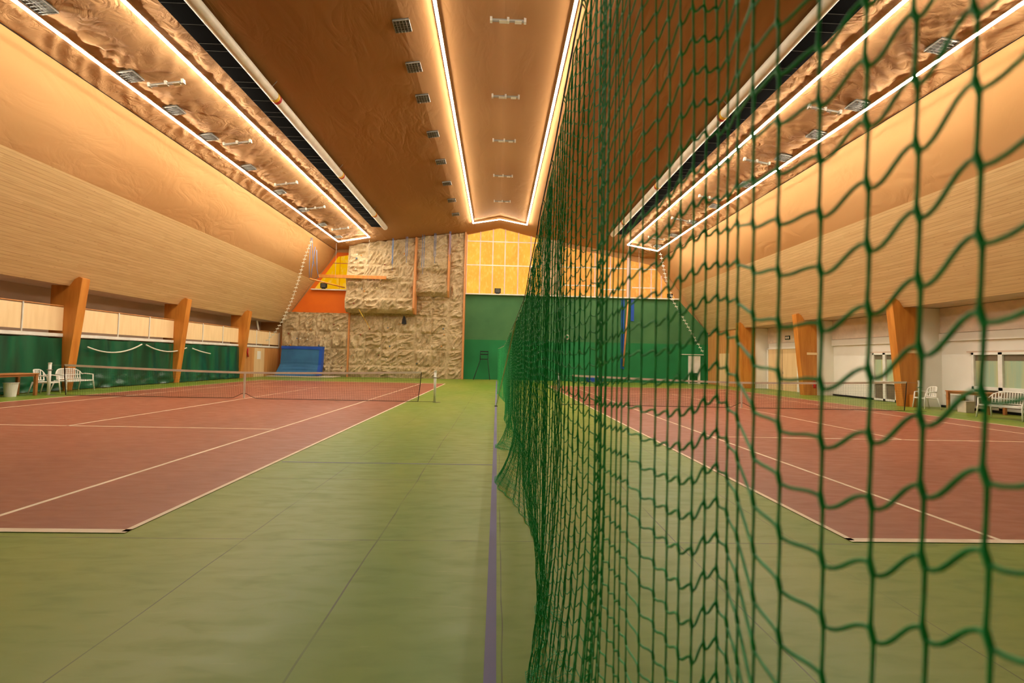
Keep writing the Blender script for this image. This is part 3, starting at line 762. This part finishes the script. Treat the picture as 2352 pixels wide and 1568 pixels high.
# green tarpaulin curtains
def curtain(y0, y1, label):
    L = y1-y0; n = int(L/.06)
    def fn(u, v):
        y = y0+L*u; z = .03+(2.0-.03)*v
        fold = .09*noise.noise(Vector((y*1.5, v*.6, 3)))+.05*math.sin(y*5.2+v*1.5+2*noise.noise(Vector((y*.7, 0, 0))))
        low = max(0, .35-v)/.35
        crumple = .16*low*noise.noise(Vector((y*2.2, v*9, 8)))+.06*low
        sag = -.05*abs(math.sin(y*2.1))*v
        return (-16.24+(fold*(.4+.6*v)+crumple), y, z+sag)
    o = MB().grid(fn, n, 26).build('wall_curtain', 'curtain', smooth=True); tag(o, label, 'curtain', 'green curtains along the left wall')
curtain(-1.6, 17.68, 'dark green curtain nearest the camera, behind the white chair and bench')
curtain(18.12, 23.6, 'dark green curtain between the nearest and middle left columns')
curtain(24.0, 29.4, 'dark green curtain between the middle and farthest left columns')
for (a, m_, b), nm in zip((((18.55, 1.66), (19.9, 1.47), (21.3, 1.86)), ((21.55, 1.84), (22.9, 1.56), (24.3, 1.78)), ((24.75, 1.76), (25.5, 1.6), (26.3, 1.5))), ('left of the middle column', 'ending at the middle column', 'right of the middle column')):
    pts = []
    for k in range(13):
        t = k/12; y_ = a[0]+(b[0]-a[0])*t
        z_ = a[1]*(1-t)*(1-2*t)+m_[1]*4*t*(1-t)+b[1]*t*(2*t-1)
        pts.append((-16.1, y_, z_))
    r_o = MB().tube(pts, .03, 6).build('hanging_rope', 'ropewhite', smooth=True); tag(r_o, 'thick white sagging rope on the green curtain, %s' % nm, 'rope', 'white ropes on the green curtain')
# red item hung on corner wall
o = MB().tube([(-16.22, 30.4, 1.9), (-16.22, 30.35, 1.6), (-16.22, 30.45, 1.35)], .05, 8).build('hanging_bag', 'red', smooth=True); tag(o, 'small dark red bag hanging below the balcony past the farthest left column', 'bag')

# monobloc seats
def seat(name, w, loc, rz, label, cat):
    t = empty(name, loc, label, cat, None, rz)
    h = w/2; D = .46
    def st(u, v): return ((u-.5)*w*(.92+.08*v), (.5-v)*D, .42-.02*math.sin(PI*u)*math.sin(PI*v)+.01*v)
    g = MB().grid(st, 10, 6); 
    g.box((-h*.96, -D/2, .38), (h*.96, -D/2+.03, .425)).box((-h*.92, D/2-.03, .38), (h*.92, D/2, .43)).box((-h*.96, -D/2, .385), (-h*.96+.03, D/2, .425)).box((h*.96-.03, -D/2, .385), (h*.96, D/2, .425))
    g.build('seat', 'white', t)
    # backrest: curved rim with slats
    b = MB(); nseg = 14
    def back(u, z): # u -1..1
        yb = D/2+.02-.10*abs(u)**3+.10*(z-.42)
        return (u*(h-.01), yb, z)
    rim = []
    for k in range(nseg+1):
        u = -1+2*k/nseg; zt = .62+.22*(1-abs(u)**5)
        rim.append(back(u, zt))
    b.tube(rim, .017, 6)
    ns = max(7, int(w/.075))
    for k in range(ns):
        u = -.86+1.72*k/(ns-1); zt = .62+.22*(1-abs(u)**5)
        p0 = back(u, .46); p1 = back(u, zt); b.tube([p0, p1], .021, 4)
    b.tube([back(u, .62) for u in np.linspace(-.9, .9, 9)], .014, 5); b.tube([back(u, .47) for u in np.linspace(-.9, .9, 9)], .016, 5)
    b.build('backrest', 'white', t)
    for s in (-1, 1):
        x = s*(h+.0)
        MB().tube([back(s, .64), (x+s*.02, D/2-.12, .65), (x+s*.025, 0, .64), (x+s*.02, -D/2+.05, .62)], [.016, .02, .022, .02], 6).build('armrest', 'white', t, smooth=True)
        MB().tube([(x+s*.02, -D/2+.05, .63), (x, -D/2+.02, .42), (x+s*.03, -D/2-.02, 0)], [.018, .026, .018], 6).build('leg', 'white', t, smooth=True)
        MB().tube([(s*(h*.93), D/2-.02, .43), (s*(h+.02), D/2+.08, 0)], [.026, .017], 6).build('leg', 'white', t, smooth=True)
    return t
seat('garden_chair', .56, (-15.37, 16.2, 0), PI/2+.25, 'white plastic armchair between the wooden table and the white bench on the left', 'chair')
seat('garden_bench', 1.15, (-15.6, 17.5, 0), PI/2+.05, 'white plastic two seat bench by the nearest left column', 'bench')
seat('garden_chair', .58, (16.3, 16.95, 0), -PI/2-.2, 'white plastic armchair by the nearest right column behind the wooden table', 'chair')
seat('garden_bench', 1.15, (15.75, 13.75, 0), -PI/2+.1, 'white plastic bench with latticed back at the right edge', 'bench')
def table(loc, L, W, label):
    t = empty('wooden_table', loc, label, 'table')
    MB().box((-W/2, -L/2, .70), (W/2, L/2, .735)).build('tabletop', 'table', t, bevel=.006)
    MB().box((-W/2+.05, -L/2+.05, .63), (-W/2+.07, L/2-.05, .70)).box((W/2-.07, -L/2+.05, .63), (W/2-.05, L/2-.05, .70)).box((-W/2+.05, -L/2+.05, .63), (W/2-.05, -L/2+.07, .70)).box((-W/2+.05, L/2-.07, .63), (W/2-.05, L/2-.05, .70)).build('apron', 'table', t)
    for sx in (-1, 1):
        for sy in (-1, 1): MB().box((sx*(W/2-.1), sy*(L/2-.1), 0), (sx*(W/2-.02), sy*(L/2-.02), .70)).build('leg', 'table', t, bevel=.005)
table((-15.55, 15.05, 0), 1.5, .7, 'brown wooden table at the left edge in front of the green curtain')
table((16.95, 15.75, 0), 1.5, .7, 'brown wooden table between the white chair and bench on the right')
def bin_(loc, r0, r1, h, m, label, cat, name):
    t = empty(name, loc, label, cat)
    MB().lathe((0, 0, 0), [(r0, 0), (r1, h), (r1-.008, h), (r0-.01, .012)], 24).build('bin_body', m, t, smooth=False)
    MB().lathe((0, 0, h-.012), [(r1, 0), (r1+.014, .003), (r1+.014, .016), (r1-.006, .018)], 24).build('rim', m, t)
bin_((-15.45, 15.15, 0), .135, .175, .44, 'white', 'white round waste bin beneath the left wooden table', 'bin', 'waste_bin')
bin_((17.4, 16.9, 0), .18, .29, .55, 'white', 'large white tapered tub by the right wall behind the wooden table', 'tub', 'plastic_tub')
t = empty('storage_box', (16.6, 15.75, 0), 'grey beige upright box beneath the right wooden table', 'box')
MB().quadbox([(-.15, -.15, 0), (.15, -.15, 0), (.15, .15, 0), (-.15, .15, 0), (-.17, -.17, .38), (.17, -.17, .38), (.17, .17, .38), (-.17, .17, .38)]).build('box_body', 'grey_box', t, bevel=.01)
MB().box((-.18, -.18, .38), (.18, .18, .40)).build('lid', 'grey_box', t)
o = MB().box((16.35, 17.52, 0), (16.5, 17.70, .48)).build('wood_offcut', 'glulam'); tag(o, 'short orange timber block at the foot of the nearest right column', 'wood block')

# ------------------------------------------------------------------ climbing wall
cw = empty('climbing_wall', (0, 0, 0), 'tall beige artificial rock climbing wall with overhanging blocks on the end wall', 'climbing wall')
PW = 1.23
def rock_h(x, z, seed):
    px = (x+50*PW)/PW; pz = (z+.35)/PW; i, j = math.floor(px), math.floor(pz); fx, fz = px-i, pz-j
    e = min(fx, 1-fx, fz, 1-fz); msk = min(1, max(0, (e-.02)/.11)); msk = .4+.6*msk*msk*(3-2*msk)
    h1 = (i*73856093 ^ j*19349663 ^ seed*83492791) & 0xffff
    ox, oz = (h1 % 97)*1.7, (h1 % 89)*2.3
    u, v = (x+ox), (z+oz); th = .75+.5*math.sin(h1*.013); c_, s_ = math.cos(th), math.sin(th); d1 = u*c_+v*s_; d2 = -u*s_+v*c_
    w = noise.noise(Vector((u*1.3, v*1.3, 9.1)))*.5
    r = 1-abs(noise.noise(Vector((d1*.8+w, d2*2.6+w, seed*3.1)))*2.2)
    r2 = 1-abs(noise.noise(Vector((d1*2.0+5, d2*5.2+w, seed*1.3)))*2.2)
    r3 = noise.noise(Vector((u*6, v*6, 1.7)))
    n = noise.noise(Vector((u*.8, v*.8, 4.2)))
    return msk*(.15*r*abs(r)+.085*r2+.03*r3+.14*n)-.012*(e < .018)
def rock_block(name, x0, x1, z0, ztop, yf, amp, seed, yb=34.9, label=None):
    nu = max(8, int((x1-x0)/.058)); zmax = max(ztop(x0), ztop(x1)); nv = max(8, int((zmax-z0)/.058))
    mb = MB()
    def fn(u, v):
        x = x0+(x1-x0)*u; z = z0+(ztop(x)-z0)*v
        ed = min(u*nu, (1-u)*nu, v*nv, 6)/6 if v < .5 else min(u*nu, (1-u)*nu, 6)/6
        return (x, yf(x, z)-amp*rock_h(x, z, seed)*min(1, ed*1.0+.15), z)
    mb.grid(fn, nu, nv)
    W = nu+1
    # closed sides running back to the end wall
    loop = [k for k in range(W)]+[j*W+nu for j in range(1, nv+1)]+[nv*W+k for k in range(nu-1, -1, -1)]+[j*W for j in range(nv-1, 0, -1)]
    base = len(mb.v)
    for k in loop: p = mb.v[k]; mb.v.append((p[0], yb, p[2]))
    n = len(loop)
    for k in range(n): j = (k+1) % n; mb.f.append((loop[j], loop[k], base+k, base+j))
    o = mb.build(name, 'rock', cw, smooth=False)
    if label: o['label'] = label
    return o
zr = lambda x: zroof(x)-.03
rock_block('rock_face', -15.95, -11.05, 0, lambda x: min(4.72, zline(x)-.1), lambda x, z: 34.45, 1.0, 1)
rock_block('rock_face', -11.05, -6.2, 0, lambda x: 5.2, lambda x, z: 34.4, 1.15, 2)
rock_block('rock_face', -6.2, -3.75, 0, lambda x: 6.6, lambda x, z: 34.4, 1.15, 3)
rock_block('rock_face', -3.75, -2.6, 0, zr, lambda x, z: 34.4, 1.0, 4)
def yo(x, z):   # bulging profile of the big overhang
    pts = [(4.75, 33.75), (5.0, 33.42), (5.6, 33.35), (6.3, 33.6), (6.5, 33.62), (7.3, 33.4), (7.45, 33.62), (9, 33.85), (10.6, 34.1)]
    return float(np.interp(z, [p[0] for p in pts], [p[1] for p in pts]))
rock_block('overhang_block', -11.1, -6.2, 4.75, zr, yo, 1.15, 5, label='large overhanging rock block, upper left')
def yo2(x, z): return float(np.interp(z, [6.1, 6.4, 7.0, 7.8, 8.2, 10.9], [34.2, 33.85, 33.8, 34.05, 33.8, 34.1]))
rock_block('overhang_block', -6.2, -3.75, 6.1, zr, yo2, 1.1, 6, label='smaller overhanging rock block')
def board(pts, w, name='edge_board'):
    mb = MB().tube(pts, w, 4); mb.build(name, 'orangeboard', cw)
MB().box((-2.62, 34.2, 0), (-2.5, 34.86, zroof(2.5)-.05)).build('edge_board', 'orangeboard', cw)
MB().box((-11.08, 34.25, 0), (-10.98, 34.4, 4.8)).build('edge_board', 'orangeboard', cw)
MB().prism_x([(33.6, 4.72), (33.3, 5.1), (33.3, 6.3), (33.5, 8), (33.75, zroof(6)-.1), (34.3, zroof(6)-.1), (34.3, 4.72)], -6.22, -6.08).build('edge_board', 'orangeboard', cw)
MB().prism_x([(34.0, 6.05), (33.7, 6.5), (33.7, 8), (33.85, zroof(3.7)-.1), (34.3, zroof(3.7)-.1), (34.3, 6.05)], -3.78, -3.66).build('edge_board', 'orangeboard', cw)
# holds
hm = [mat('hold_%d' % k, c, .5) for k, c in enumerate((hx(232, 220, 190), hx(215, 150, 70), hx(150, 60, 40), hx(225, 205, 150), hx(80, 100, 120)))]
k = 0
proto = []
for q in range(5):
    bm = bmesh.new(); bmesh.ops.create_icosphere(bm, subdivisions=2, radius=.055)
    for v in bm.verts: v.co *= 1+.35*noise.noise(v.co*30+Vector((q, 0, 0))); v.co.y *= .7
    me = bpy.data.meshes.new('climbing_hold'); bm.to_mesh(me); bm.free(); me.materials.append(hm[q])
    for p in me.polygons: p.use_smooth = True
    proto.append(me)
for q in range(92):
    if q < 34: x = random.uniform(-15.6, -11.4); z = random.uniform(.5, 4.4); y_ = 34.45-rock_h(x, z, 1)
    elif q < 62: x = random.uniform(-10.8, -2.9); z = random.uniform(.5, 4.5); y_ = 34.4-1.15*rock_h(x, z, 2 if x < -6.2 else 3 if x < -3.75 else 4)
    else: x = random.uniform(-10.8, -6.5); z = random.uniform(5.1, 9.3); y_ = yo(x, z)-1.15*rock_h(x, z, 5)
    o = bpy.data.objects.new('climbing_hold', proto[(0, 0, 0, 3, 1, 2, 0, 4, 3)[q % 9]]); col.objects.link(o); o.parent = cw
    o.location = (x, y_-.01, z); o.rotation_euler = (0, random.uniform(0, 6), 0); s_ = random.uniform(.7, 1.3); o.scale = (s_, s_, s_)
# opening with a dark seated niche
o = MB().prism_y([(-7.1, 4.0), (-6.75, 4.0), (-6.85, 4.5), (-6.95, 4.62), (-7.05, 4.35)], 33.98, 34.1).build('chalk_bag', 'dark'); tag(o, 'small dark triangular bag hanging beneath the big rock overhang', 'bag')
# horizontal beam and blue slings
o = MB().box((-12.9, 33.0, 7.12), (-8.1, 33.14, 7.34)).build('timber_beam', 'glulam'); tag(o, 'horizontal orange timber beam crossing the climbing wall overhang', 'beam')
o = MB().tube([(-12.27, 30.0, 6.5), (-11.0, 32.9, 6.42)], .05, 8).build('trapeze_bar', 'glulam', smooth=True); tag(o, 'slanting brown bar hanging on thin ropes left of the climbing wall', 'bar')
for (x, z0, w), nm in zip(((-7.75, 7.8, .03), (-6.75, 8.4, .05), (-5.55, 7.6, .07), (-4.7, 8.4, .05), (-3.62, 8.6, .04)), ('leftmost', 'second from the left', 'the widest one', 'second from the right', 'rightmost')):
    t = empty('climbing_sling', (x, 33.25, z0), 'blue climbing sling at the top of the rock wall, %s' % nm, 'sling', 'blue slings at the top of the climbing wall')
    MB().box((-w-.015, 0, .5), (-w+.015, .02, zroof(x)-z0-.1)).box((w-.015, 0, .5), (w+.015, .02, zroof(x)-z0-.1)).build('webbing', 'bluesling', t)
    MB().tube([(0, 0, .5), (.01, 0, 0)], .012, 5).build('tail_rope', 'bluesling', t)
# blue and grey ropes on the left by the corner
for k, (xa, za, xb, zb) in enumerate(((-12.3, 9.2, -12.3, 6.55), (-12.22, 9.2, -12.0, 7.3), (-12.0, 8.6, -12.2, 6.6), (-11.9, 8.4, -11.7, 6.55))):
    o = MB().tube([(xa, 30.0, za), ((xa+xb)/2-.04, 30.0, (za+zb)/2-.3), (xb, 30.0, zb)], .016, 5).build('climbing_rope', 'bluesling', smooth=True)
    tag(o, 'thin blue rope hanging in the upper left corner beside the yellow triangle', 'rope', 'blue ropes in the upper left corner')
for x, y_ in ((-11.55, 32.55), (-9.25, 32.55), (9.3, 32.55), (10.2, 32.9)):
    o = MB().tube([(x, y_, zroof(x)-.15), (x, y_, 6.9)], .008, 4).build('hanging_wire', 'steel')
    tag(o, {-11.55: 'thin pale wire hanging from the outer end corner of the left light loop', -9.25: 'thin pale wire hanging from the inner end corner of the left light loop', 9.3: 'thin pale wire hanging from the inner end corner of the right light loop', 10.2: 'thin pale wire hanging before the orange glowing field'}[x], 'wire')
o = MB().tube([(-10.0, 33.15, 4.9), (-9.7, 33.2, 4.4), (-9.6, 33.9, 4.0), (-9.4, 33.95, 3.6)], .02, 5).build('climbing_rope', 'yellow'); tag(o, 'short yellow rope below the big rock overhang', 'rope')

# blue crash mat leaning at the left foot of the climbing wall
t = empty('crash_mat', (-13.95, 33.0, 0), 'thick blue crash mat leaning against the foot of the climbing wall', 'mat')
def matprof(v): return (.0-.55*max(0, .35-v)**1.0*1.2+.15*v, .12+2.05*v)
mb = MB(); n1 = 16
for side, yo_ in ((0, 0), (1, .34)):
    pass
def mface(u, v):
    y, z = matprof(v); x = -1.4+2.8*u-.42*max(0, .4-v)*(1-u)*1.4
    wr = .025*math.sin(v*55+u*u*9-u*9)*max(0, .55-v)*2*math.sin(PI*u)
    return (x, y-.05*math.sin(PI*u)*math.sin(PI*v)+wr, z-.10*math.sin(PI*u)*(1-v)*.5)
MB().grid(mface, 26, 60).build('canvas_face', 'bluetop', t, smooth=True)
def slab(u0, u1, v0, v1, off, th, nm):
    mb = MB(); N = 14
    for k in range(N):
        a = v0+(v1-v0)*k/N; b = v0+(v1-v0)*(k+1)/N
        ya, za = matprof(a); yb_, zb = matprof(b)
        xa = -1.4+2.8*u0-.42*max(0, .4-a)*(1-u0)*1.4; xb = -1.4+2.8*u0-.42*max(0, .4-b)*(1-u0)*1.4
        xc_ = -1.4+2.8*u1-.42*max(0, .4-a)*(1-u1)*1.4; xd = -1.4+2.8*u1-.42*max(0, .4-b)*(1-u1)*1.4
        mb.quadbox([(xa, ya+off, za), (xc_, ya+off, za), (xc_, ya+off+th, za), (xa, ya+off+th, za), (xb, yb_+off, zb), (xd, yb_+off, zb), (xd, yb_+off+th, zb), (xb, yb_+off+th, zb)])
    mb.build(nm, 'blue', t)
slab(-.0, 1.0, 0, 1, .03, .36, 'mat_body'); slab(.955, 1.03, 0, 1.0, -.04, .4, 'side_edge'); slab(0, 1.0, .9, 1.0, -.045, .05, 'top_edge')
o = MB().box((-15.9, 32.2, .005), (-11.4, 34.0, .07)).build('landing_mat', 'grey_box', bevel=.01); tag(o, 'thin pale landing mat on the floor beneath the leaning blue mat', 'mat')

# curtain edge cords with white hooks following the roof arch
def edge_cord(pts, label, n):
    t = empty('edge_cord', (0, 0, 0), label, 'cord')
    P = [Vector(p) for p in pts]; L = [0]
    for a, b in zip(P[:-1], P[1:]): L.append(L[-1]+(b-a).length)
    def at(s):
        for i in range(len(P)-1):
            if s <= L[i+1]: return P[i].lerp(P[i+1], (s-L[i])/(L[i+1]-L[i]))
        return P[-1]
    MB().tube(pts, .012, 5).build('cord', 'ropewhite', t)
    for k in range(n):
        p = at(L[-1]*(k+.5)/n); s = 1 if p.x > 0 else -1
        MB().tube([p+Vector((-.1, 0, 0)), p+Vector((.1, 0, 0))], .024, 5).build('hook', 'ropewhite', t)
edge_cord([(-12.14, 29.80, 8.97), (-12.33, 29.80, 8.54), (-12.57, 29.80, 7.78), (-12.90, 29.80, 6.36), (-13.28, 29.80, 5.02), (-13.80, 29.80, 3.74), (-14.28, 29.80, 2.90), (-14.80, 29.80, 2.36)],
          'white hooked cord curving down the left slope by the climbing wall', 30)
edge_cord([(10.66, 29.80, 8.83), (11.04, 29.80, 7.12), (11.52, 29.80, 5.66), (12.38, 29.80, 4.24), (13.14, 29.80, 2.97), (13.57, 29.80, 2.26)],
          'white hooked cord curving down before the green wall at the far right', 28)

# ------------------------------------------------------------------ world and view
w = bpy.data.worlds.new('world'); scene.world = w; w.use_nodes = True
w.node_tree.nodes['Background'].inputs[0].default_value = (1, .75, .5, 1); w.node_tree.nodes['Background'].inputs[1].default_value = .05
scene.view_settings.view_transform = 'Standard'; scene.view_settings.look = 'None'
scene.view_settings.exposure = 0; scene.view_settings.gamma = 1
try: scene.view_settings.use_curve_mapping = False
except Exception: pass
scene.cycles.max_bounces = 8; scene.cycles.diffuse_bounces = 5
